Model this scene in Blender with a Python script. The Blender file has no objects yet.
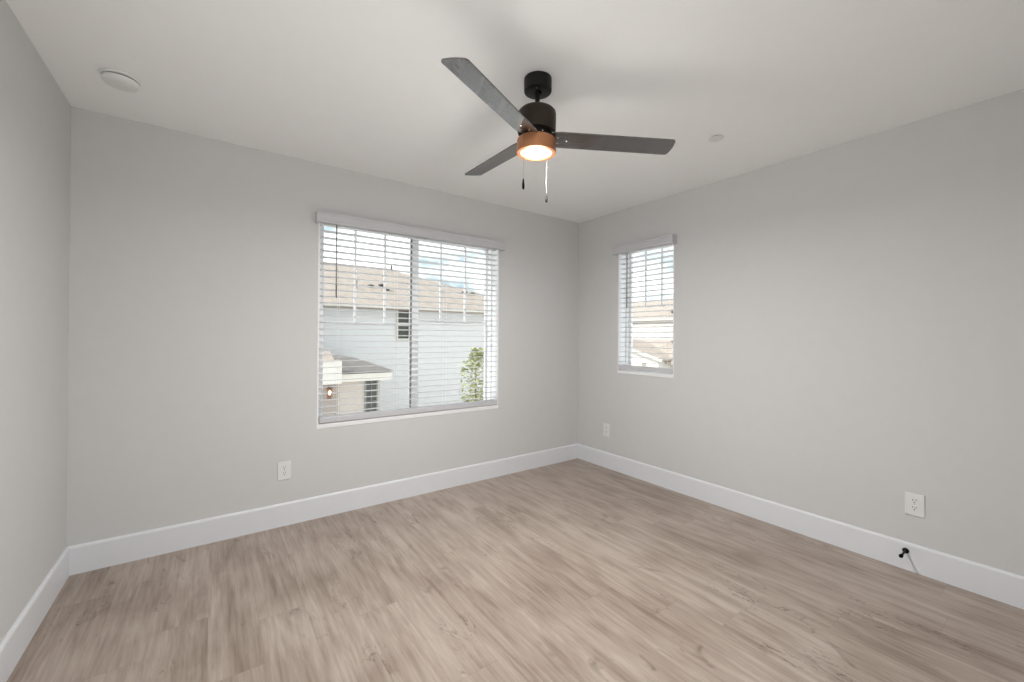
import bpy, bmesh, math, random
from mathutils import Vector, Matrix

random.seed(7)
S = bpy.context.scene
COL = S.collection
PI = math.pi

# ------------------------------------------------------------------ camera
yaw, pitch, roll = 0.6252, 0.0039, 0.0069
F = Vector((math.sin(yaw)*math.cos(pitch), math.cos(yaw)*math.cos(pitch), math.sin(pitch)))
R0 = Vector((math.cos(yaw), -math.sin(yaw), 0)); U0 = R0.cross(F)
Rv = R0*math.cos(roll) + U0*math.sin(roll); Uv = -R0*math.sin(roll) + U0*math.cos(roll)
cam_d = bpy.data.cameras.new('camera'); cam = bpy.data.objects.new('camera', cam_d); COL.objects.link(cam)
M4 = Matrix((( Rv.x, Uv.x, -F.x, -3.0899), (Rv.y, Uv.y, -F.y, -3.1026), (Rv.z, Uv.z, -F.z, 1.2573), (0, 0, 0, 1)))
cam.matrix_world = M4
cam_d.sensor_width = 36; cam_d.lens = 36*415.78/1024; cam_d.shift_y = -6.424/1024
cam_d.clip_start = 0.02; cam_d.clip_end = 300
S.camera = cam

# ------------------------------------------------------------------ colour management
S.view_settings.view_transform = 'Standard'; S.view_settings.look = 'None'
S.view_settings.gamma = 1; S.view_settings.use_curve_mapping = False
S.view_settings.exposure = 0.13

# ------------------------------------------------------------------ sky
W = bpy.data.worlds.new('sky'); S.world = W; W.use_nodes = True
nt = W.node_tree; nt.nodes.clear()
tc = nt.nodes.new('ShaderNodeTexCoord'); mp = nt.nodes.new('ShaderNodeMapping'); mp.inputs['Scale'].default_value = (1, 1, 2.5)
nz = nt.nodes.new('ShaderNodeTexNoise'); nz.inputs['Scale'].default_value = 5.0; nz.inputs['Detail'].default_value = 5
rp = nt.nodes.new('ShaderNodeValToRGB')
rp.color_ramp.elements[0].position = .40; rp.color_ramp.elements[0].color = (.30, .385, .44, 1)
rp.color_ramp.elements[1].position = .56; rp.color_ramp.elements[1].color = (1.0, 1.0, 1.0, 1)
bg = nt.nodes.new('ShaderNodeBackground'); bg.inputs['Strength'].default_value = 2.0
wo = nt.nodes.new('ShaderNodeOutputWorld')
nt.links.new(tc.outputs['Generated'], mp.inputs['Vector']); nt.links.new(mp.outputs[0], nz.inputs['Vector'])
nt.links.new(nz.outputs['Fac'], rp.inputs['Fac']); nt.links.new(rp.outputs['Color'], bg.inputs['Color']); nt.links.new(bg.outputs[0], wo.inputs['Surface'])

# ------------------------------------------------------------------ sun (from the left, high; it never reaches the room)
sd = bpy.data.lights.new('sun', 'SUN'); sd.energy = 5.0; sd.angle = math.radians(.6); sd.color = (1, .97, .92)
sun = bpy.data.objects.new('sun', sd); COL.objects.link(sun)
sun.rotation_euler = Vector((.70, -.24, -.67)).to_track_quat('-Z', 'Y').to_euler()

LAMP_W = 30.0
FILL_W = 3.4

# ------------------------------------------------------------------ materials
def mat(name, rgb, rough=.6, metal=0, var=.03, scale=12, bump=0, bscale=200, spec=.5, coat=0, emit=None, estr=0):
    m = bpy.data.materials.new(name); m.use_nodes = True
    n = m.node_tree.nodes; l = m.node_tree.links; b = n['Principled BSDF']
    b.inputs['Roughness'].default_value = rough; b.inputs['Metallic'].default_value = metal
    b.inputs['Specular IOR Level'].default_value = spec; b.inputs['Coat Weight'].default_value = coat
    t = n.new('ShaderNodeTexCoord'); z = n.new('ShaderNodeTexNoise'); z.inputs['Scale'].default_value = scale; z.inputs['Detail'].default_value = 3
    r = n.new('ShaderNodeValToRGB')
    r.color_ramp.elements[0].position = .3; r.color_ramp.elements[1].position = .7
    r.color_ramp.elements[0].color = (*[c*(1-var) for c in rgb], 1); r.color_ramp.elements[1].color = (*[min(1, c*(1+var)) for c in rgb], 1)
    l.new(t.outputs['Object'], z.inputs['Vector']); l.new(z.outputs['Fac'], r.inputs['Fac']); l.new(r.outputs['Color'], b.inputs['Base Color'])
    if bump:
        z2 = n.new('ShaderNodeTexNoise'); z2.inputs['Scale'].default_value = bscale; z2.inputs['Detail'].default_value = 2
        bp = n.new('ShaderNodeBump'); bp.inputs['Strength'].default_value = bump; bp.inputs['Distance'].default_value = .002
        l.new(t.outputs['Object'], z2.inputs['Vector']); l.new(z2.outputs['Fac'], bp.inputs['Height']); l.new(bp.outputs[0], b.inputs['Normal'])
    if emit:
        b.inputs['Emission Color'].default_value = (*emit, 1); b.inputs['Emission Strength'].default_value = estr
    return m

def lap_mat(name, rgb, pitch, axis='Z', depth=.25, var=.06, rough=.8):
    """horizontal courses (lap siding, roof tile rows)"""
    m = mat(name, rgb, rough, var=var, scale=3)
    n = m.node_tree.nodes; l = m.node_tree.links; b = n['Principled BSDF']
    t = n.new('ShaderNodeTexCoord'); w = n.new('ShaderNodeTexWave'); w.bands_direction = axis; w.wave_profile = 'SAW'
    w.inputs['Scale'].default_value = PI/(10*pitch)
    w.inputs['Distortion'].default_value = .15
    bp = n.new('ShaderNodeBump'); bp.inputs['Strength'].default_value = depth; bp.inputs['Distance'].default_value = .03
    l.new(t.outputs['Object'], w.inputs['Vector']); l.new(w.outputs['Fac'], bp.inputs['Height']); l.new(bp.outputs[0], b.inputs['Normal'])
    return m

def floor_mat():
    m = bpy.data.materials.new('vinyl_plank_floor'); m.use_nodes = True
    n = m.node_tree.nodes; l = m.node_tree.links; b = n['Principled BSDF']
    def math_(op, a, c=None):
        x = n.new('ShaderNodeMath'); x.operation = op
        for i, v in enumerate((a, c)):
            if v is None: continue
            if isinstance(v, (int, float)): x.inputs[i].default_value = v
            else: l.new(v, x.inputs[i])
        return x.outputs[0]
    t = n.new('ShaderNodeTexCoord'); sp = n.new('ShaderNodeSeparateXYZ'); l.new(t.outputs['Object'], sp.inputs[0])
    PW, PL = .182, 1.22
    xs = math_('DIVIDE', sp.outputs['X'], PW); row = math_('FLOOR', xs)
    wn = n.new('ShaderNodeTexWhiteNoise'); wn.noise_dimensions = '1D'; l.new(row, wn.inputs['W'])
    ys = math_('ADD', math_('DIVIDE', sp.outputs['Y'], PL), math_('MULTIPLY', wn.outputs['Value'], 7.3)); colm = math_('FLOOR', ys)
    cid = n.new('ShaderNodeCombineXYZ'); l.new(row, cid.inputs[0]); l.new(colm, cid.inputs[1])
    wn2 = n.new('ShaderNodeTexWhiteNoise'); wn2.noise_dimensions = '3D'; l.new(cid.outputs[0], wn2.inputs['Vector'])
    pid = wn2.outputs['Value']
    # per-plank shifted grain coordinates
    off = math_('ADD', math_('MULTIPLY', wn.outputs['Value'], 61.0), math_('MULTIPLY', pid, .10))
    def coords(sx, sy):
        c = n.new('ShaderNodeCombineXYZ')
        l.new(math_('ADD', math_('MULTIPLY', sp.outputs['X'], sx), off), c.inputs[0])
        l.new(math_('ADD', math_('MULTIPLY', sp.outputs['Y'], sy), off), c.inputs[1]); l.new(off, c.inputs[2])
        return c.outputs[0]
    def noise(vec, scale, detail=4, rough=.6, dist=0):
        z = n.new('ShaderNodeTexNoise'); z.inputs['Scale'].default_value = scale; z.inputs['Detail'].default_value = detail
        z.inputs['Roughness'].default_value = rough; z.inputs['Distortion'].default_value = dist; l.new(vec, z.inputs['Vector']); return z.outputs['Fac']
    broad = noise(coords(1.0, .15), 13, 4, .6, .7)       # wide cathedral streaks
    fine = noise(coords(1.0, .05), 70, 4, .65, .2)       # fine grain
    blot = noise(t.outputs['Object'], 2.2, 2, .5)
    knot = noise(coords(1.0, .40), 8.5, 4, .62, 1.4)
    mix = math_('ADD', math_('ADD', math_('MULTIPLY', broad, .42), math_('MULTIPLY', fine, .32)), math_('MULTIPLY', blot, .26))
    mix = math_('ADD', mix, math_('MULTIPLY', math_('SUBTRACT', pid, .5), .022))
    r = n.new('ShaderNodeValToRGB'); e = r.color_ramp.elements
    e[0].position = .37; e[0].color = FLOOR_DARK; e[1].position = .63; e[1].color = FLOOR_LIGHT
    mid = e.new(.5); mid.color = FLOOR_MID
    l.new(mix, r.inputs['Fac'])
    kr = n.new('ShaderNodeValToRGB'); kr.color_ramp.elements[0].position = .63; kr.color_ramp.elements[0].color = (0, 0, 0, 1)
    kr.color_ramp.elements[1].position = .76; kr.color_ramp.elements[1].color = (1, 1, 1, 1); l.new(knot, kr.inputs['Fac'])
    mk = n.new('ShaderNodeMix'); mk.data_type = 'RGBA'
    l.new(math_('MULTIPLY', kr.outputs['Color'], .75), mk.inputs['Factor']); l.new(r.outputs['Color'], mk.inputs['A']); mk.inputs['B'].default_value = FLOOR_KNOT
    # fine dark checks running along the grain, only near the knotty places
    chk = noise(coords(1.0, .22), 15, 4, .6, 1.0); area = noise(coords(1.0, .5), 4.5, 2, .5)
    line = math_('MAXIMUM', math_('SUBTRACT', 1.0, math_('DIVIDE', math_('ABSOLUTE', math_('SUBTRACT', chk, .5)), .013)), 0.0)
    am = math_('MINIMUM', math_('MAXIMUM', math_('MULTIPLY', math_('SUBTRACT', area, .56), 9.0), 0.0), 1.0)
    mc = n.new('ShaderNodeMix'); mc.data_type = 'RGBA'
    l.new(math_('MULTIPLY', math_('MULTIPLY', line, am), .9), mc.inputs['Factor']); l.new(mk.outputs['Result'], mc.inputs['A']); mc.inputs['B'].default_value = FLOOR_KNOT
    mk = mc
    # thin bevel seams
    fx = math_('FRACT', xs); fy = math_('FRACT', ys)
    ex = math_('LESS_THAN', math_('MINIMUM', fx, math_('SUBTRACT', 1.0, fx)), .0055)
    ey = math_('LESS_THAN', math_('MINIMUM', fy, math_('SUBTRACT', 1.0, fy)), .0010)
    seam = math_('MAXIMUM', math_('MULTIPLY', ex, .6), ey)
    ms = n.new('ShaderNodeMix'); ms.data_type = 'RGBA'
    l.new(math_('MULTIPLY', seam, .20), ms.inputs['Factor']); l.new(mk.outputs['Result'], ms.inputs['A']); ms.inputs['B'].default_value = FLOOR_KNOT
    l.new(ms.outputs['Result'], b.inputs['Base Color'])
    b.inputs['Roughness'].default_value = .34; b.inputs['Specular IOR Level'].default_value = .5
    bp = n.new('ShaderNodeBump'); bp.inputs['Strength'].default_value = .12; bp.inputs['Distance'].default_value = .001
    l.new(math_('SUBTRACT', fine, seam), bp.inputs['Height']); l.new(bp.outputs[0], b.inputs['Normal'])
    return m
FLOOR_DARK = (.225, .170, .133, 1); FLOOR_MID = (.362, .291, .242, 1); FLOOR_LIGHT = (.475, .405, .352, 1); FLOOR_KNOT = (.105, .070, .050, 1)

def glass_mat():
    m = bpy.data.materials.new('window_glass'); m.use_nodes = True
    n = m.node_tree.nodes; l = m.node_tree.links; n.clear()
    o = n.new('ShaderNodeOutputMaterial'); tr = n.new('ShaderNodeBsdfTransparent'); tr.inputs[0].default_value = (.97, .985, .98, 1)
    gl = n.new('ShaderNodeBsdfGlossy'); gl.inputs['Roughness'].default_value = .08
    fr = n.new('ShaderNodeFresnel'); fr.inputs['IOR'].default_value = 1.03
    mx = n.new('ShaderNodeMixShader'); l.new(fr.outputs[0], mx.inputs[0]); l.new(tr.outputs[0], mx.inputs[1]); l.new(gl.outputs[0], mx.inputs[2]); l.new(mx.outputs[0], o.inputs[0])
    return m

def wood_dark_mat():
    m = mat('dark_walnut_blade', (.03, .025, .02), .5, var=.0, spec=.3)
    n = m.node_tree.nodes; l = m.node_tree.links; b = n['Principled BSDF']
    t = n.new('ShaderNodeTexCoord'); mp = n.new('ShaderNodeMapping'); mp.inputs['Scale'].default_value = (4, 90, 4)
    z = n.new('ShaderNodeTexNoise'); z.inputs['Scale'].default_value = 1.6; z.inputs['Detail'].default_value = 5
    r = n.new('ShaderNodeValToRGB'); r.color_ramp.elements[0].position = .3; r.color_ramp.elements[1].position = .7
    r.color_ramp.elements[0].color = (.020, .015, .012, 1); r.color_ramp.elements[1].color = (.040, .030, .025, 1)
    b.inputs['Coat Weight'].default_value = 1; b.inputs['Coat IOR'].default_value = 2.1; b.inputs['Coat Roughness'].default_value = .09
    l.new(t.outputs['Generated'], mp.inputs['Vector']); l.new(mp.outputs[0], z.inputs['Vector']); l.new(z.outputs['Fac'], r.inputs['Fac']); l.new(r.outputs['Color'], b.inputs['Base Color'])
    return m

M = dict(
    wall=mat('wall_paint', (.63, .63, .624), .85, var=.008, bump=.12, bscale=260, spec=.25),
    ceil=mat('ceiling_paint', (.93, .93, .925), .9, var=.006, bump=.10, bscale=200, spec=.2),
    trim=mat('white_trim_paint', (.75, .765, .79), .38, var=.008),
    floor=floor_mat(), glass=glass_mat(),
    vinyl=mat('white_vinyl', (.87, .87, .88), .4, var=.01),
    gasket=mat('dark_gasket', (.16, .16, .16), .7),
    slat=mat('white_faux_wood', (.61, .61, .62), .42, var=.015, scale=30),
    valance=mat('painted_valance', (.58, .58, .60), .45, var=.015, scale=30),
    wand=mat('smoky_wand_plastic', (.075, .055, .045), .3, var=.05),
    string=mat('white_cord', (.75, .75, .74), .8),
    plate=mat('white_plate_plastic', (.77, .77, .76), .35, var=.01),
    slot=mat('dark_slot', (.03, .03, .03), .7),
    black=mat('black_metal', (.010, .009, .008), .45, var=.1, spec=.22),
    rubber=mat('black_rubber', (.006, .006, .006), .85, var=.1, spec=.04),
    bronze=mat('oil_rubbed_bronze', (.030, .021, .015), .42, metal=.35, spec=.3, var=.1),
    bronze_glow=mat('bronze_with_lamp_glow', (.46, .205, .095), .42, metal=.55, var=.05),  # the lamp's orange glow is put into the housing's base colour
    blade=wood_dark_mat(),
    screw=mat('bright_screw', (.75, .70, .62), .25, metal=1, var=.03),
    chain=mat('pale_ball_chain', (.13, .115, .10), .6, metal=0, var=.05),
    diff=mat('frosted_lamp_glass', (.9, .85, .75), .5, emit=(1, .80, .54), estr=.95),
    stucco=lap_mat('white_lap_siding', (.575, .575, .578), 0.18, 'Z', .10, .02),
    stucco2=mat('cream_stucco', (.56, .535, .50), .9, var=.03, bump=.3, bscale=30),
    beige=mat('beige_stucco', (.42, .37, .335), .9, var=.04, bump=.3, bscale=30),
    recess_shade=mat('recess_shade_stucco', (.30, .26, .235), .9, var=.04, bump=.3, bscale=30),  # porch alcove's shade put into a darker stucco colour
    tile=lap_mat('beige_roof_tile', (.31, .262, .228), .33, 'Y', .35, .12),
    tile_x=lap_mat('beige_roof_tile_cross', (.33, .28, .245), .33, 'X', .35, .12),
    shingle=lap_mat('grey_roof_tile', (.15, .138, .13), .3, 'Y', .35, .15),
    cream=mat('cream_fascia', (.56, .525, .48), .7, var=.02),
    darkglass=mat('dark_window_glass', (.06, .06, .05), .12, var=.2, spec=.4),
    greyglass=mat('grey_window_glass', (.17, .18, .17), .25, var=.2),
    vent=mat('dark_roof_vent', (.06, .055, .05), .6),
    lamp_glow=mat('lit_lantern_glass', (.9, .7, .5), .4, emit=(1, .78, .5), estr=4),
    lantern=mat('bronze_lantern', (.20, .10, .06), .5),
    ground=mat('pale_paving', (.86, .86, .85), .9, var=.08, scale=.6),
    leaf=mat('young_green_leaf', (.27, .285, .125), .55, var=.45, scale=9),
    bark=mat('grey_bark', (.16, .12, .09), .9, var=.2, scale=20),
)

# ------------------------------------------------------------------ mesh helpers
def obj(name, bm, m, parent=None, smooth=False, loc=None):
    me = bpy.data.meshes.new(name); bmesh.ops.recalc_face_normals(bm, faces=bm.faces); bm.to_mesh(me); bm.free()
    me.materials.append(M[m] if isinstance(m, str) else m)
    if smooth:
        for p in me.polygons: p.use_smooth = True
        try: me.set_sharp_from_angle(angle=math.radians(35))
        except Exception: pass
    o = bpy.data.objects.new(name, me); COL.objects.link(o)
    if parent: o.parent = parent
    if loc is not None: o.location = loc
    return o
def empty(name, loc=(0, 0, 0), rz=0, parent=None):
    o = bpy.data.objects.new(name, None); COL.objects.link(o); o.location = loc; o.rotation_euler = (0, 0, rz); o.empty_display_size = .1
    if parent: o.parent = parent
    return o
def tag(o, label=None, cat=None, group=None, kind=None):
    if label: o['label'] = label
    if cat: o['category'] = cat
    if group: o['group'] = group
    if kind: o['kind'] = kind
    return o
def box(bm, x0, x1, y0, y1, z0, z1, bev=0, seg=2):
    r = bmesh.ops.create_cube(bm, size=1); vs = r['verts']
    for v in vs:
        v.co = Vector((x0 if v.co.x < 0 else x1, y0 if v.co.y < 0 else y1, z0 if v.co.z < 0 else z1))
    if bev:
        es = list({e for v in vs for e in v.link_edges})
        bmesh.ops.bevel(bm, geom=es, offset=bev, segments=seg, affect='EDGES', profile=.5)
    return bm
def B(*a, **k): return box(bmesh.new(), *a, **k)
def boxes(*lst):
    bm = bmesh.new()
    for a in lst: box(bm, *a)
    return bm
def lathe(bm, prof, seg=48, mtx=None, closed_ends=True):
    """revolve (r, z) pairs about Z"""
    rings = []
    for r, z in prof:
        rings.append([bm.verts.new((r*math.cos(2*PI*k/seg), r*math.sin(2*PI*k/seg), z)) for k in range(seg)])
    for a, b in zip(rings, rings[1:]):
        for k in range(seg): bm.faces.new((a[k], a[(k+1) % seg], b[(k+1) % seg], b[k]))
    if closed_ends:
        bm.faces.new(rings[0]); bm.faces.new(rings[-1])
    if mtx is not None: bmesh.ops.transform(bm, matrix=mtx, verts=[v for r in rings for v in r])
    return bm
def prism(bm, pts, ext):
    """extrude polygon pts (3D) by vector ext"""
    ext = Vector(ext); a = [bm.verts.new(p) for p in pts]; b = [bm.verts.new(Vector(p)+ext) for p in pts]
    n = len(pts); bm.faces.new(a); bm.faces.new(list(reversed(b)))
    for k in range(n): bm.faces.new((a[k], b[k], b[(k+1) % n], a[(k+1) % n]))
    return bm

# ------------------------------------------------------------------ room shell
H = 2.44; XL = -3.694; YF = -3.5; T = .2
WX0, WX1, WZ0, WZ1 = -2.500, -1.000, .610, 2.085      # opening of the wide window (in the back wall, y = 0)
SY0, SY1, SZ0, SZ1 = -.520, -1.103, .920, 2.085       # opening of the narrow window (in the right wall, x = 0)

fl = obj('floor', B(XL-.15, T, YF, T, -.12, 0), 'floor'); tag(fl, kind='structure')
ce = obj('ceiling', B(XL-3.0, T, YF, T, H, H+.2), 'ceil'); tag(ce, kind='structure')  # left overhang is unseen, added to keep sun out of the side opening
wl = obj('wall_left', boxes((XL-.15, XL, -2.0, T, 0, H), (XL-.15, XL, YF, -3.3, 0, H), (XL-.15, XL, -3.3, -2.0, 2.1, H)), 'wall'); tag(wl, kind='structure')  # out-of-view opening added so daylight fills the right wall
wb = obj('wall_back', boxes((XL, WX0, 0, T, 0, H), (WX1, T, 0, T, 0, H), (WX0, WX1, 0, T, 0, WZ0), (WX0, WX1, 0, T, WZ1, H)), 'wall'); tag(wb, kind='structure')
wr = obj('wall_right', boxes((0, T, SY0, 0, 0, H), (0, T, YF, SY1, 0, H), (0, T, SY1, SY0, 0, SZ0), (0, T, SY1, SY0, SZ1, H)), 'wall'); tag(wr, kind='structure')
wf = obj('wall_front', boxes((-2.55, 0, -3.45, -3.33, 0, H), (XL, -2.55, -3.45, -3.33, 2.08, H)), 'wall'); tag(wf, kind='structure')  # unseen; its doorway opening is shaped for the daylight fill

BH, BT = .1486, .014
def baseboard(name, along, c0, c1, face):
    # profile in (out, z): square foot, flat face, eased top
    prof = [(0, 0), (BT, 0), (BT, BH-.012), (BT-.002, BH-.006), (BT-.006, BH-.0015), (BT-.008, BH), (0, BH)]
    bm = bmesh.new()
    if along == 'x': prism(bm, [(c0, -o, z) for o, z in prof], (c1-c0, 0, 0))
    else: prism(bm, [(face*o + (0 if face < 0 else XL), c0, z) for o, z in prof], (0, c1-c0, 0))
    o = obj(name, bm, 'trim'); tag(o, kind='structure'); return o
baseboard('baseboard_back', 'x', XL, 0, -1)
baseboard('baseboard_right', 'y', YF, 0, -1)
baseboard('baseboard_left', 'y', -2.0, 0, 1)

# ------------------------------------------------------------------ windows
def ring(bm, u0, u1, z0, z1, w, d0, d1, P):
    """rectangular frame; P maps (u, depth, z) ranges to box()"""
    for a in ((u0, u0+w, z0, z1), (u1-w, u1, z0, z1), (u0+w, u1-w, z0, z0+w), (u0+w, u1-w, z1-w, z1)):
        P(bm, a[0], a[1], d0, d1, a[2], a[3])
def Pb(bm, u0, u1, d0, d1, z0, z1): box(bm, u0, u1, d0, d1, z0, z1, bev=.002, seg=1)       # back wall: u = x, depth = y
def Pr(bm, u0, u1, d0, d1, z0, z1): box(bm, d0, d1, -u1, -u0, z0, z1, bev=.002, seg=1)    # right wall: u = -y, depth = x

sill = obj('window_sill', B(WX0, WX1, -.004, .085, WZ0, WZ0+.030, bev=.002), 'vinyl'); tag(sill, kind='structure')
sill2 = obj('window_sill', B(-.004, .085, SY1, SY0, SZ0, SZ0+.026, bev=.002), 'vinyl'); tag(sill2, kind='structure')
w1 = empty('window_1', (0, 0, 0)); tag(w1, kind='structure')
FW, SW = .018, .020
cs = obj('window_casing', boxes((WX0, WX0+.010, -.001, .1, WZ0+.030, WZ1), (WX1-.008, WX1, -.001, .1, WZ0+.030, WZ1), (WX0+.010, WX1-.008, 0, .1, WZ1-.006, WZ1)), 'vinyl'); tag(cs, kind='structure')
cs = obj('window_casing', boxes((-.001, .1, SY0-.008, SY0, SZ0+.026, SZ1), (-.001, .1, SY1, SY1+.008, SZ0+.026, SZ1), (0, .1, SY1+.008, SY0-.008, SZ1-.006, SZ1)), 'vinyl'); tag(cs, kind='structure')
bm = bmesh.new(); ring(bm, WX0, WX1, WZ0, WZ1, FW, .100, .190, Pb); obj('frame', bm, 'vinyl', w1)
for u0, u1, d, mu in ((WX0+FW, -1.705, .140, (-2.212, -1.985)), (-1.766, WX1-FW, .164, (-1.489, -1.248))):
    za, zc = WZ0+FW, WZ1-FW
    bm = bmesh.new(); ring(bm, u0, u1, za, zc, SW, d, d+.022, Pb)
    if d < .15: Pb(bm, u0+SW, -2.437, d, d+.022, za+SW, zc-SW)
    sa = obj('sash', bm, 'vinyl', w1)
    bm = bmesh.new(); Pb(bm, u0+SW, u1-SW, d+.009, d+.013, za+SW, zc-SW); obj('pane', bm, 'glass', sa)
    bm = bmesh.new(); zb = 1.345 if d < .15 else 1.372
    Pb(bm, u0+SW, u1-SW, d+.003, d+.019, zb-.011, zb+.011)
    for k in mu: Pb(bm, k-.008, k+.008, d+.003, d+.019, zb+.011, zc-SW)
    obj('muntin_grid', bm, 'vinyl', sa)
bm = bmesh.new(); Pb(bm, -1.766, -1.724, .132, .140, WZ0+FW, WZ1-FW); obj('interlock', bm, 'vinyl', w1)
bm = bmesh.new(); Pb(bm, -1.773, -1.7665, .130, .166, WZ0+FW+SW, WZ1-FW-SW); obj('gasket', bm, 'gasket', w1)

w2 = empty('window_2', (0, 0, 0)); tag(w2, kind='structure')
a0, a1 = -SY0, -SY1
bm = bmesh.new(); ring(bm, a0, a1, SZ0, SZ1, FW, .100, .190, Pr); obj('frame', bm, 'vinyl', w2)
bm = bmesh.new(); ring(bm, a0+FW, a1-FW, SZ0+FW, SZ1-FW, SW, .140, .170, Pr); sa = obj('sash', bm, 'vinyl', w2)
g0, g1, gz0, gz1 = a0+FW+SW, a1-FW-SW, SZ0+FW+SW, SZ1-FW-SW
bm = bmesh.new(); Pr(bm, g0, g1, .153, .157, gz0, gz1); obj('pane', bm, 'glass', sa)
bm = bmesh.new(); Pr(bm, g0, g1, .147, .163, 1.530, 1.546)
for k in (.715, .885): Pr(bm, k-.008, k+.008, .147, .163, 1.546, gz1)
obj('muntin_grid', bm, 'vinyl', sa)

# ------------------------------------------------------------------ blinds
def blind(name, label, u0, u1, zs, ztop, P3, wand_u, wand_z, cords, tilt=-.004):
    """P3(u, d, z) -> world point; d > 0 goes into the wall, d < 0 into the room"""
    root = empty(name, P3((u0+u1)/2, 0, ztop)); tag(root, label, 'window blind', 'white horizontal slat blinds on the windows')
    off = Vector(root.location)
    def Bx(bm, a, b, d0, d1, z0, z1, bev=.0):
        p, q = P3(a, d0, z0), P3(b, d1, z1)
        box(bm, min(p.x, q.x)-off.x, max(p.x, q.x)-off.x, min(p.y, q.y)-off.y, max(p.y, q.y)-off.y, z0-off.z, z1-off.z, bev, 2)
    # slats: shallow curved strips
    bm = bmesh.new(); pitch = .0455; z = 2.030; n = 6; th = .0030
    while z > zs+.092:
        prof = []
        for k in range(n+1):
            s = k/n; d = .002+.050*s; c = .0022*(1-(2*s-1)**2)
            prof.append((d, z+c+(s-.5)*tilt))
        for d, zz in list(reversed(prof)): prof.append((d, zz-th))
        pts = [Vector(P3(u0+.016, d, zz))-off for d, zz in prof]
        prism(bm, pts, Vector(P3(u1-.014, 0, 0))-Vector(P3(u0+.016, 0, 0)))
        z -= pitch
    obj('slat_panel', bm, 'slat', root, smooth=False)
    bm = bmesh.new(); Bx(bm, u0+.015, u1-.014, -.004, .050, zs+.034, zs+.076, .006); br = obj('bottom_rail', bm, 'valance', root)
    bm = bmesh.new(); Bx(bm, u0+.0125, u0+.015, .002, .046, zs+.037, zs+.073); obj('end_cap', bm, 'gasket', br)
    bm = bmesh.new(); Bx(bm, u0+.012, u1-.010, .002, .056, ztop-.045, ztop-.008, .002); obj('headrail', bm, 'slat', root)
    # valance with a moulded face and returns
    v0, v1, zb, zt = u0-.022, u1+.022, 2.022, 2.098
    face = [(-.050, zb), (-.060, zb+.004), (-.063, zb+.014), (-.060, zb+.022), (-.060, zt-.022), (-.064, zt-.012), (-.064, zt-.002), (-.062, zt), (-.050, zt)]
    bm = bmesh.new(); prism(bm, [Vector(P3(v0, d, zz))-off for d, zz in face], Vector(P3(v1, 0, 0))-Vector(P3(v0, 0, 0)))
    for e0, e1 in ((v0, v0+.010), (v1-.010, v1)): Bx(bm, e0, e1, -.050, -.001, zb, zt)
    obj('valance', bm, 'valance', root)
    bm = bmesh.new()
    for c in cords:
        for d in (.0005, .0535): Bx(bm, c-.0008, c+.0008, d-.0008, d+.0008, zs+.05, ztop-.03)
    obj('ladder_cord', bm, 'string', root)
    p = Vector(P3(wand_u, -.030, 0))-off
    bm = bmesh.new(); r = .0048
    lathe(bm, [(r*.5, wand_z[1]-off.z), (r, wand_z[1]+.01-off.z), (r, wand_z[1]+.10-off.z), (r*.85, wand_z[1]+.11-off.z), (r*.85, wand_z[0]-.01-off.z), (r*.4, wand_z[0]-off.z)], 6, Matrix.Translation((p.x, p.y, 0)))
    wd = obj('tilt_wand', bm, 'wand', root)
    bm = bmesh.new(); Bx(bm, wand_u-.002, wand_u+.002, -.034, .004, wand_z[0]-.004, wand_z[0]+.002); obj('hook', bm, 'screw', wd)
    return root
blind('window_blind', 'wide white slat blind with dark tilt wand, over the double sliding window', WX0, WX1, WZ0, WZ1,
      lambda u, d, z: Vector((u, d, z)), -2.388, (2.030, 1.515), (-2.36, -1.94, -1.52, -1.12))
blind('window_blind', 'narrow white slat blind over the small window on the right wall', -SY0, -SY1, SZ0, SZ1,
      lambda u, d, z: Vector((d, -u, z)), .646, (2.030, 1.521), (.62, 1.01))

# ------------------------------------------------------------------ ceiling fan
fan = empty('ceiling_fan', (-1.884, -1.6215, H))
tag(fan, 'dark three-blade ceiling fan with lit lamp hanging from the ceiling', 'ceiling fan')
TILT = Matrix.Rotation(.0617, 4, 'X') @ Matrix.Rotation(.0072, 4, 'Y')
TILT2 = Matrix.Rotation(.028, 4, 'X')
def fpart(name, bm, m, parent=fan, smooth=True, tilt=True):
    if tilt: bm.transform(TILT2)
    return obj(name, bm, m, parent, smooth)
can = fpart('canopy', lathe(bmesh.new(), [(.060, -.0005), (.0633, -.002), (.0633, -.055), (.0622, -.0595), (.060, -.061), (.018, -.061), (.016, -.050)]), 'black', tilt=False)
for a in (.9, 3.9): obj('screw', lathe(bmesh.new(), [(.0035, -.0605), (.0035, -.0635), (.002, -.0645)], 12, Matrix.Translation((.038*math.cos(a), .038*math.sin(a), 0))), 'screw', can)
fpart('downrod', lathe(bmesh.new(), [(.0105, -.050), (.0105, -.128), (.0165, -.130), (.0165, -.142), (.013, -.146)], 32), 'black')
fpart('motor_housing', lathe(bmesh.new(), [(.016, -.1360), (.035, -.1365), (.062, -.1400), (.078, -.1455), (.0855, -.1535), (.0877, -.163), (.0877, -.243), (.0865, -.247), (.082, -.248), (.060, -.248)], 64), 'bronze')
fpart('blade_hub', lathe(bmesh.new(), [(.066, -.246), (.066, -.279), (.05, -.280)], 48), 'black')
kit = fpart('light_kit', lathe(bmesh.new(), [(.060, -.277), (.084, -.277), (.0882, -.2795), (.0897, -.284), (.0905, -.337), (.0895, -.3405), (.0865, -.342), (.0740, -.342), (.0725, -.3405), (.0715, -.333)], 64, None), 'bronze_glow')
fpart('diffuser', lathe(bmesh.new(), [(.0713, -.330), (.0713, -.337), (.066, -.3395), (.045, -.3412), (.020, -.342), (.004, -.3422)], 48), 'diff', kit)
ZB, RB, PB, BW = -.2680, .642, -.2005, .112
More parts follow.
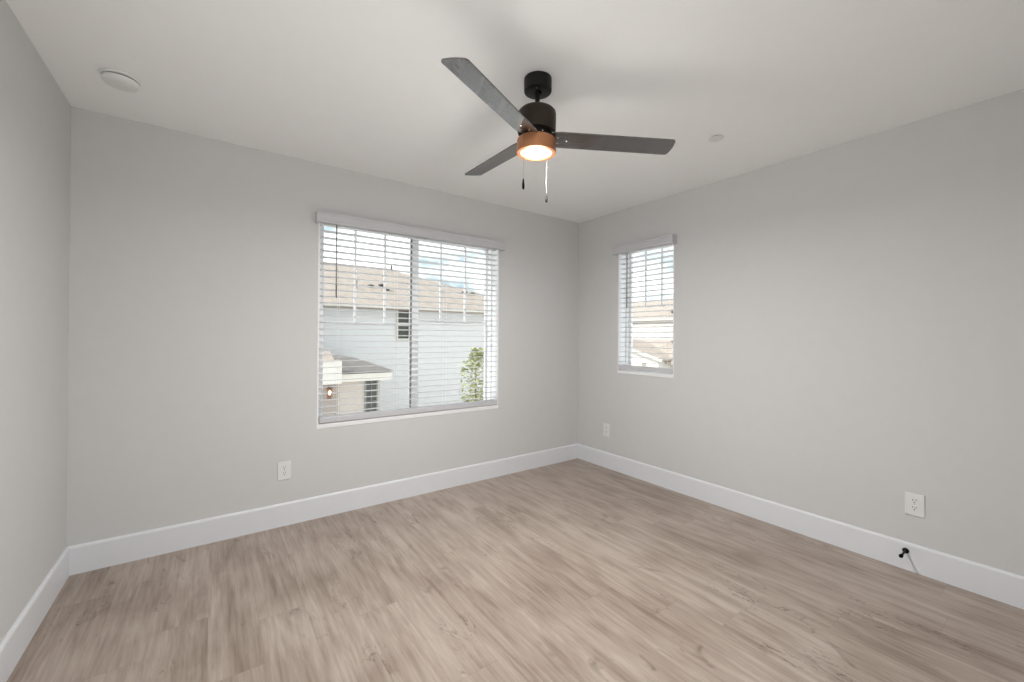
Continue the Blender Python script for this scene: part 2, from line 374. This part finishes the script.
for k in range(3):
    a = 1.5077 + k*2*PI/3
    mtx = TILT @ Matrix.Rotation(a, 4, 'Z') @ Matrix.Translation((0, 0, ZB)) @ Matrix.Rotation(PB, 4, 'X')
    # outline in the blade's own plane: x outward, y across; rounded corners at the tip
    pts = [(.066, -.050), (.12, -BW/2)]
    cr = .016
    for j in range(7): t_ = -PI/2 + j/6*PI/2; pts.append((RB-cr+cr*math.cos(t_), -BW/2+cr+cr*math.sin(t_)))
    for j in range(5): pts.append((RB+.004*math.sin(PI*(j+.5)/5), -BW/2+cr+(BW-2*cr)*(j+.5)/5))
    for j in range(7): t_ = j/6*PI/2; pts.append((RB-cr+cr*math.cos(t_), BW/2-cr+cr*math.sin(t_)))
    pts += [(.12, BW/2), (.066, .050)]
    bm = prism(bmesh.new(), [(x, y, -.003) for x, y in pts], (0, 0, .006))
    me_mtx = mtx
    bl = obj('blade', bm, 'blade', fan)
    bl.matrix_local = me_mtx
    for sx, sy in ((.103, -.020), (.103, .020), (.148, 0)):
        obj('screw', lathe(bmesh.new(), [(.0045, -.0030), (.0045, -.0046), (.0025, -.0058)], 12, Matrix.Translation((sx, sy, 0))), 'screw', bl)
# bright assembly screws in the gap under the motor
for k in range(9):
    a = k*2*PI/9+.25
    bm = lathe(bmesh.new(), [(.003, 0), (.003, .003), (.0015, .004)], 10, Matrix.Translation((.0655*math.cos(a), .0655*math.sin(a), -.262)) @ Matrix.Rotation(a, 4, 'Z') @ Matrix.Rotation(PI/2, 4, 'Y'))
    fpart('screw', bm, 'screw')
RR = Vector((.811, -.585, 0)); FF = Vector((.585, .811, 0)); CC = Vector((.0, .008, 0))   # swing of the leaning lamp
for off_r, off_f, z0, zt, zb in ((-.0605, -.073, -.262, 1.957, 1.908), (.054, .082, -.300, 1.947, 1.900)):
    p = RR*off_r + FF*off_f + CC
    bm = bmesh.new()
    z = z0
    while z > zt-H:
        bmesh.ops.create_icosphere(bm, subdivisions=1, radius=.0010, matrix=Matrix.Translation((p.x, p.y, z))); z -= .0030
    lathe(bm, [(.0006, z0), (.0006, zt-H)], 6, Matrix.Translation((p.x, p.y, 0)))
    ch = obj('pull_chain', bm, 'chain', fan)
    h = zt-zb; zz = zb-H
    obj('fob', lathe(bmesh.new(), [(.0015, zz+h), (.0032, zz+h*.93), (.0055, zz+h*.6), (.0062, zz+h*.32), (.005, zz+h*.08), (.0022, zz)], 20, Matrix.Translation((p.x, p.y, 0))), 'rubber', ch, True)
    obj('bracket', lathe(bmesh.new(), [(.003, 0), (.0045, .004), (.003, .012)], 10, Matrix.Translation((p.x, p.y, z0-.004))), 'screw', ch, True)
# the lamp's own disk light, just under the frosted glass
ld = bpy.data.lights.new('fan_lamp', 'AREA'); ld.shape = 'DISK'; ld.size = .07; ld.energy = LAMP_W; ld.color = (1, .988, .972)
lo = bpy.data.objects.new('fan_lamp', ld); COL.objects.link(lo); lo.parent = fan
ld2 = bpy.data.lights.new('fan_fill', 'POINT'); ld2.energy = FILL_W; ld2.color = (1, .988, .972); ld2.shadow_soft_size = .06  # added point light below the lamp, brightens the ceiling
lo2 = bpy.data.objects.new('fan_fill', ld2); COL.objects.link(lo2); lo2.parent = fan; lo2.location = TILT2 @ Vector((0, 0, -.45))
lo.location = TILT2 @ Vector((0, 0, -.346))

# ------------------------------------------------------------------ small ceiling and wall fittings
sm = empty('smoke_detector', (-3.440, -.490, H)); tag(sm, 'round white smoke detector on the ceiling near the left wall', 'smoke detector')
obj('base_plate', lathe(bmesh.new(), [(.068, -.0005), (.070, -.002), (.070, -.009), (.067, -.012), (.055, -.012)], 48), 'plate', sm, True)
obj('vent_ring', lathe(bmesh.new(), [(.057, -.011), (.057, -.0185)], 48), 'slot', sm, True)
obj('cover', lathe(bmesh.new(), [(.058, -.0175), (.0655, -.0178), (.0665, -.020), (.064, -.030), (.058, -.0365), (.045, -.0395), (.02, -.0405), (.004, -.041)], 48), 'plate', sm, True)
obj('test_button', lathe(bmesh.new(), [(.010, -.040), (.010, -.0425), (.008, -.0432)], 24, Matrix.Translation((.022, 0, 0))), 'plate', sm, True)

sk = empty('sprinkler_cover', (-.683, -1.815, H)); tag(sk, 'small flat white sprinkler cover plate on the ceiling near the right wall', 'sprinkler')
obj('escutcheon', lathe(bmesh.new(), [(.033, -.0005), (.033, -.006)], 40), 'slot', sk, True)
obj('cover_plate', lathe(bmesh.new(), [(.036, -.0055), (.041, -.0058), (.0415, -.0068), (.040, -.0082), (.03, -.0088), (.003, -.009)], 40), 'plate', sk, True)

def outlet(loc, rz, label):
    """faces local -Y"""
    o = empty('power_outlet', loc, rz); tag(o, label, 'power outlet', 'white wall outlets')
    w, h = .079, .122
    obj('cover_plate', B(-w/2, w/2, -.0065, -.0005, -h/2, h/2, bev=.004, seg=3), 'plate', o)
    for s in (-1, 1):
        zc = s*.0195
        bm = bmesh.new(); pts = []
        for k in range(32):
            t_ = 2*PI*k/32; x = .0172*math.cos(t_); z = max(-.0140, min(.0140, .0172*math.sin(t_))); pts.append((x, -.0060, zc+z))
        rc = obj('receptacle', prism(bmesh.new(), pts, (0, -.0022, 0)), 'plate', o)
        obj('slot', B(-.0078, -.0052, -.0090, -.0080, zc+.0015, zc+.0100), 'slot', rc)
        obj('slot', B(.0052, .0078, -.0090, -.0080, zc+.0025, zc+.0095), 'slot', rc)
        obj('ground_hole', lathe(bmesh.new(), [(.0028, 0), (.0028, .001)], 12, Matrix.Translation((0, -.0080, zc-.0070)) @ Matrix.Rotation(PI/2, 4, 'X')), 'slot', rc)
    obj('screw', lathe(bmesh.new(), [(.0028, 0), (.0028, .0008), (.0015, .0012)], 12, Matrix.Translation((0, -.0064, 0)) @ Matrix.Rotation(PI/2, 4, 'X')), 'screw', o)
    return o
outlet((-2.696, 0, .3625), 0, 'white duplex outlet low on the back wall, left of the wide window')
outlet((0, -2.555, .3625), -PI/2, 'white duplex outlet on the right wall, above the black doorstop')
outlet((0, -.393, .3615), -PI/2, 'white duplex outlet on the right wall, beside the far corner')

ds = empty('doorstop', (-BT, -2.522, .104)); tag(ds, 'black peg doorstop screwed into the right baseboard', 'doorstop')
RY = Matrix.Rotation(-PI/2, 4, 'Y')
obj('flange', lathe(bmesh.new(), [(.0145, .0005), (.0145, .004), (.012, .009), (.007, .012)], 32, RY), 'black', ds, True)
obj('rod', lathe(bmesh.new(), [(.0050, .010), (.0050, .088)], 20, RY), 'black', ds, True)
obj('rubber_tip', lathe(bmesh.new(), [(.0065, .085), (.0085, .087), (.0088, .101), (.0075, .106), (.003, .107)], 24, RY), 'rubber', ds, True)

# ------------------------------------------------------------------ outside: ground
gd = obj('ground', B(-60, 90, -60, 110, -3.1, -2.9), 'ground'); tag(gd, kind='structure')

# ------------------------------------------------------------------ outside: the white house seen through the wide window
nb = empty('neighbor_house', (0, 15, -2.9)); tag(nb, 'white two-storey house with beige hip roof outside the wide window', 'house')
O = Vector(nb.location)
def loc_pts(pts, O): return [Vector(p)-O for p in pts]
def Bo(O, x0, x1, y0, y1, z0, z1, bev=0): return B(x0-O.x, x1-O.x, y0-O.y, y1-O.y, z0-O.z, z1-O.z, bev=bev)
obj('wall', Bo(O, -16, 12.4, 15, 28.2, -2.9, 2.62), 'stucco', nb)
xa, xb, ya, yb, ez = -16.5, 12.9, 14.5, 28.7, 2.54
hy = (ya+yb)/2; hh = (hy-ya)*math.tan(math.radians(20.5)); r0, r1 = xa+(hy-ya), xb-(hy-ya)
bm = bmesh.new()
v = [bm.verts.new(Vector(p)-O) for p in ((xa, ya, ez), (xb, ya, ez), (xb, yb, ez), (xa, yb, ez), (r0, hy, ez+hh), (r1, hy, ez+hh),
     (xa, ya, ez-.16), (xb, ya, ez-.16), (xb, yb, ez-.16), (xa, yb, ez-.16))]
for f in ((0, 1, 5, 4), (1, 2, 5), (2, 3, 4, 5), (3, 0, 4), (0, 1, 7, 6), (1, 2, 8, 7), (2, 3, 9, 8), (3, 0, 6, 9), (6, 7, 8, 9)): bm.faces.new([v[i] for i in f])
rf = obj('roof', bm, 'tile', nb)
obj('fascia', Bo(O, xa, xb, ya-.03, ya, ez-.12, ez-.02), 'cream', rf)
bm = bmesh.new(); bmesh.ops.create_cone(bm, cap_ends=True, segments=8, radius1=.10, radius2=.10, depth=r1-r0, matrix=Matrix.Translation(Vector(((r0+r1)/2, hy, ez+hh))-O) @ Matrix.Rotation(PI/2, 4, 'Y')); obj('ridge_cap', bm, 'tile', rf)
def nwin(x0, x1, z0, z1):
    bm = bmesh.new(); w = .07
    for a in ((x0-w, x0, z0-w, z1+w), (x1, x1+w, z0-w, z1+w), (x0, x1, z0-w, z0), (x0, x1, z1, z1+w), (x0, x1, (z0+z1)/2-.05, (z0+z1)/2+.05)):
        box(bm, a[0]-O.x, a[1]-O.x, 14.93-O.y, 15.0-O.y, a[2]-O.z, a[3]-O.z)
    w_ = obj('window', bm, 'cream', nb); obj('pane', Bo(O, x0, x1, 14.985, 14.999, z0, z1), 'darkglass', w_)
nwin(3.66, 4.16, 1.12, 2.44)
nwin(10.3, 10.8, 1.12, 2.44)
def roof_z(y): return ez + (y-ya)*math.tan(math.radians(20.5))
for i, (x, y, h, r, lab) in enumerate(((3.14, 17.3, .14, .17, 'low dark roof vent, leftmost on the beige roof'), (3.74, 17.5, .16, .16, 'dark roof vent at the middle of the beige roof'),
        (3.86, 16.95, .16, .15, 'dark roof vent just below the middle one on the beige roof'), (8.38, 17.35, .16, .18, 'dark roof vent near the right end of the beige roof'), (8.85, 17.3, .14, .17, 'dark roof vent nearest the right hip of the beige roof'))):
    z = roof_z(y)
    bm = lathe(bmesh.new(), [(r*.55, -.08), (r*.55, h*.5), (r, h*.5), (r*.9, h*.8), (r*.3, h)], 14)
    obj('roof_vent', bm, 'vent', nb, True, Vector((x, y, z))-O)
for x, y, h, lab in ((2.35, 16.9, .38, 'thin vent pipe on the left part of the beige roof'), (5.66, 21.5, .32, 'thin vent pipe beside the ridge of the beige roof')):
    o = obj('vent_pipe', lathe(bmesh.new(), [(.05, -.05), (.05, h), (.03, h+.01)], 10), 'vent', nb, True, Vector((x, y, roof_z(y)))-O)

# low wing in front, lower left of the view
pw = empty('porch_wing', (0, 10.5, -2.9)); tag(pw, 'low beige porch wing with grey roof in front of the white house', 'porch')
O = Vector(pw.location)
wallp = obj('wall', Bo(O, -5, 1.40, 10.5, 14.4, -2.9, -.17), 'beige', pw)
obj('beam', Bo(O, -5, 1.72, 10.28, 10.5, -.19, .05), 'cream', pw)
bm = bmesh.new(); q = .09
pts = [(-5, 10.22, q), (1.80, 10.22, q), (1.80, 14.4, q), (-5, 14.4, q), (-5, 11.25, .50), (.80, 11.25, .50), (.80, 14.4, .50), (-5, 14.4, .50)]
v = [bm.verts.new(Vector(p)-O) for p in pts]
for f in ((0, 1, 5, 4), (1, 2, 6, 5), (4, 5, 6, 7), (0, 1, 2, 3), (3, 0, 4, 7), (2, 3, 7, 6)): bm.faces.new([v[i] for i in f])
obj('roof', bm, 'shingle', pw)
obj('parapet', Bo(O, -5, .07, 9.95, 10.28, -.20, .50, .01), 'stucco2', pw)
bm = prism(bmesh.new(), loc_pts([(-5, 9.88, .50), (-5, 10.55, .76), (-5, 10.55, .50)], O), (4.85, 0, 0)); obj('parapet_roof', bm, 'tile', pw)
obj('recess_shade', Bo(O, -.40, .06, 10.46, 10.52, -1.6, -.20), 'recess_shade', pw)  # flat slab, coloured dark for the shade of the alcove
bm = bmesh.new()
for a in ((.90, .94, -1.24, -.17), (1.27, 1.31, -1.24, -.17), (.94, 1.27, -1.24, -1.20), (.94, 1.27, -.21, -.17), (1.095, 1.115, -1.2, -.21), (.94, 1.27, -.56, -.54), (.94, 1.27, -.88, -.86)):
    box(bm, a[0]-O.x, a[1]-O.x, 10.45-O.y, 10.5-O.y, a[2]-O.z, a[3]-O.z)
wn_ = obj('window', bm, 'greyglass', pw); obj('pane', Bo(O, .94, 1.27, 10.485, 10.499, -1.2, -.21), 'darkglass', wn_)
wlamp = empty('wall_lantern', (-.17, 10.46, -.50)); tag(wlamp, 'lit lantern mounted on the porch wall outside', 'wall lamp')
obj('housing', boxes((-.075, .075, -.11, -.0, .10, .13), (-.06, .06, -.10, -.0, -.16, -.13), (-.065, -.05, -.105, -.09, -.13, .10), (.05, .065, -.105, -.09, -.13, .10), (-.05, .05, -.02, 0, -.2, .2)), 'lantern', wlamp)
obj('bulb', lathe(bmesh.new(), [(.01, -.07), (.04, -.03), (.04, .03), (.01, .06)], 14, Matrix.Translation((0, -.06, 0))), 'lamp_glow', wlamp, True)

# young tree at the right edge of the wide window
tr = empty('young_tree', (4.75, 10, -2.9)); tag(tr, 'slim young tree with pale green leaves before the white house', 'tree')
bm = bmesh.new()
lathe(bm, [(.05, 0), (.042, 1.2), (.03, 2.4), (.012, 3.3)], 8)
for k in range(9):
    a = k*2.4; z = 1.5+k*.2; ln = .45-.02*k
    mt = Matrix.Translation((0, 0, z)) @ Matrix.Rotation(a, 4, 'Z') @ Matrix.Rotation(.9, 4, 'Y')
    lathe(bm, [(.014, 0), (.005, ln)], 5, mt)
obj('trunk', bm, 'bark', tr)
bm = bmesh.new()
for k in range(800):
    z = random.uniform(1.35, 3.72); t_ = (z-1.35)/2.37
    rr = (.34+.30*math.sin(PI*min(1, t_*1.05))) * math.sqrt(random.random()) * (1.0 if t_ < .8 else .75)
    a = random.uniform(0, 2*PI); c = Vector((rr*math.cos(a)+.10*(t_-.3), rr*math.sin(a), z))
    s = random.uniform(.05, .10)
    mt = Matrix.Translation(c) @ Matrix.Rotation(random.uniform(0, 6.28), 4, 'Z') @ Matrix.Rotation(random.uniform(-1.2, 1.2), 4, 'X') @ Matrix.Rotation(random.uniform(-.8, .8), 4, 'Y')
    pts = [(-s, 0, 0), (-.4*s, -.42*s, .06*s), (.5*s, -.36*s, .06*s), (s, 0, -.08*s), (.5*s, .36*s, .06*s), (-.4*s, .42*s, .06*s)]
    bm.faces.new([bm.verts.new(mt @ Vector(p)) for p in pts])
obj('crown', bm, 'leaf', tr)

# ------------------------------------------------------------------ outside: houses seen through the narrow window
hb = empty('far_house', (16, 10, -2.9)); tag(hb, 'far cream house with long beige roof, seen through the narrow window', 'house')
O = Vector(hb.location)
obj('wall', Bo(O, 16, 24.6, 3, 26, -2.9, 2.25), 'stucco2', hb)
bm = prism(bmesh.new(), loc_pts([(15.85, 2.5, 2.22), (20.3, 2.5, 3.60), (24.75, 2.5, 2.22), (24.75, 2.5, 2.14), (15.85, 2.5, 2.14)], O), (0, 24, 0)); rb_ = obj('roof', bm, 'tile_x', hb)
obj('fascia', Bo(O, 15.81, 15.85, 2.5, 26.5, 2.13, 2.22), 'cream', rb_)
obj('belt_trim', Bo(O, 15.9, 16, 3, 26, .95, 1.05), 'cream', hb)
o = obj('roof_vent', lathe(bmesh.new(), [(.09, -.08), (.09, .1), (.17, .1), (.15, .17), (.05, .2)], 14), 'vent', hb, True, Vector((17.0, 9.95, 2.56))-O)

hc = empty('near_house', (11, 7, -2.9)); tag(hc, 'low white house with small gable, nearer through the narrow window', 'house')
O = Vector(hc.location)
obj('wall', Bo(O, 11.4, 15, 1, 13.4, -2.9, .40), 'stucco2', hc)
bm = bmesh.new()
pts = [(11, .6, .33), (11, 13.8, .33), (15.4, 13.8, .33), (15.4, .6, .33), (13.2, 4.9, 1.16), (13.2, 11.4, 1.16), (11, .6, .22), (11, 13.8, .22), (15.4, 13.8, .22), (15.4, .6, .22)]
v = [bm.verts.new(Vector(p)-O) for p in pts]
for f in ((0, 1, 5, 4), (1, 2, 5), (2, 3, 4, 5), (3, 0, 4), (0, 1, 7, 6), (1, 2, 8, 7), (2, 3, 9, 8), (3, 0, 6, 9), (6, 7, 8, 9)): bm.faces.new([v[i] for i in f])
obj('roof', bm, 'tile_x', hc)
# gable wing facing the window
gy, gz = 8.9, 1.160; sl = .267; e0, e1 = 6.16, 11.64
gt = lambda y: gz - abs(y-gy)*sl
bm = prism(bmesh.new(), loc_pts([(10.6, e0+.25, -2.9), (10.6, e1-.25, -2.9), (10.6, e1-.25, gt(e1-.25)-.05), (10.6, gy, gz-.05), (10.6, e0+.25, gt(e0+.25)-.05)], O), (1.2, 0, 0)); gw = obj('gable_wall', bm, 'stucco2', hc)
bm = prism(bmesh.new(), loc_pts([(10.42, e0, gt(e0)), (10.42, gy, gz), (10.42, e1, gt(e1)), (10.42, e1, gt(e1)-.09), (10.42, gy, gz-.09), (10.42, e0, gt(e0)-.09)], O), (.08, 0, 0)); obj('rake_trim', bm, 'cream', gw)
bm = prism(bmesh.new(), loc_pts([(10.5, e0, gt(e0)-.01), (10.5, gy, gz-.01), (10.5, e1, gt(e1)-.01), (10.5, e1, gt(e1)-.07), (10.5, gy, gz-.07), (10.5, e0, gt(e0)-.07)], O), (2.2, 0, 0)); obj('gable_roof', bm, 'tile', gw)
bm = bmesh.new()
for a in ((6.90, 6.93, .08, .30), (7.09, 7.12, .08, .30), (6.93, 7.09, .08, .11), (6.93, 7.09, .27, .30), (7.00, 7.02, .11, .27)):
    box(bm, 10.55-O.x, 10.6-O.x, a[0]-O.y, a[1]-O.y, a[2]-O.z, a[3]-O.z)
gwn = obj('gable_window', bm, 'cream', gw); obj('pane', Bo(O, 10.585, 10.598, 6.93, 7.09, .11, .27), 'greyglass', gwn)
for y, x, lab in ((7.15, 12.75, 'small dark vent near the ridge of the low white house'), (6.1, 12.0, 'small dark vent lower on the roof of the low white house')):
    z = .34+(x-11)*(1.16-.33)/2.2
    o = obj('roof_vent', lathe(bmesh.new(), [(.06, -.06), (.06, .07), (.11, .07), (.10, .11), (.03, .13)], 12), 'vent', hc, True, Vector((x, y, z))-O)

S.cycles.max_bounces = 12; S.cycles.diffuse_bounces = 6; S.cycles.transparent_max_bounces = 16
S.cycles.use_denoising = True
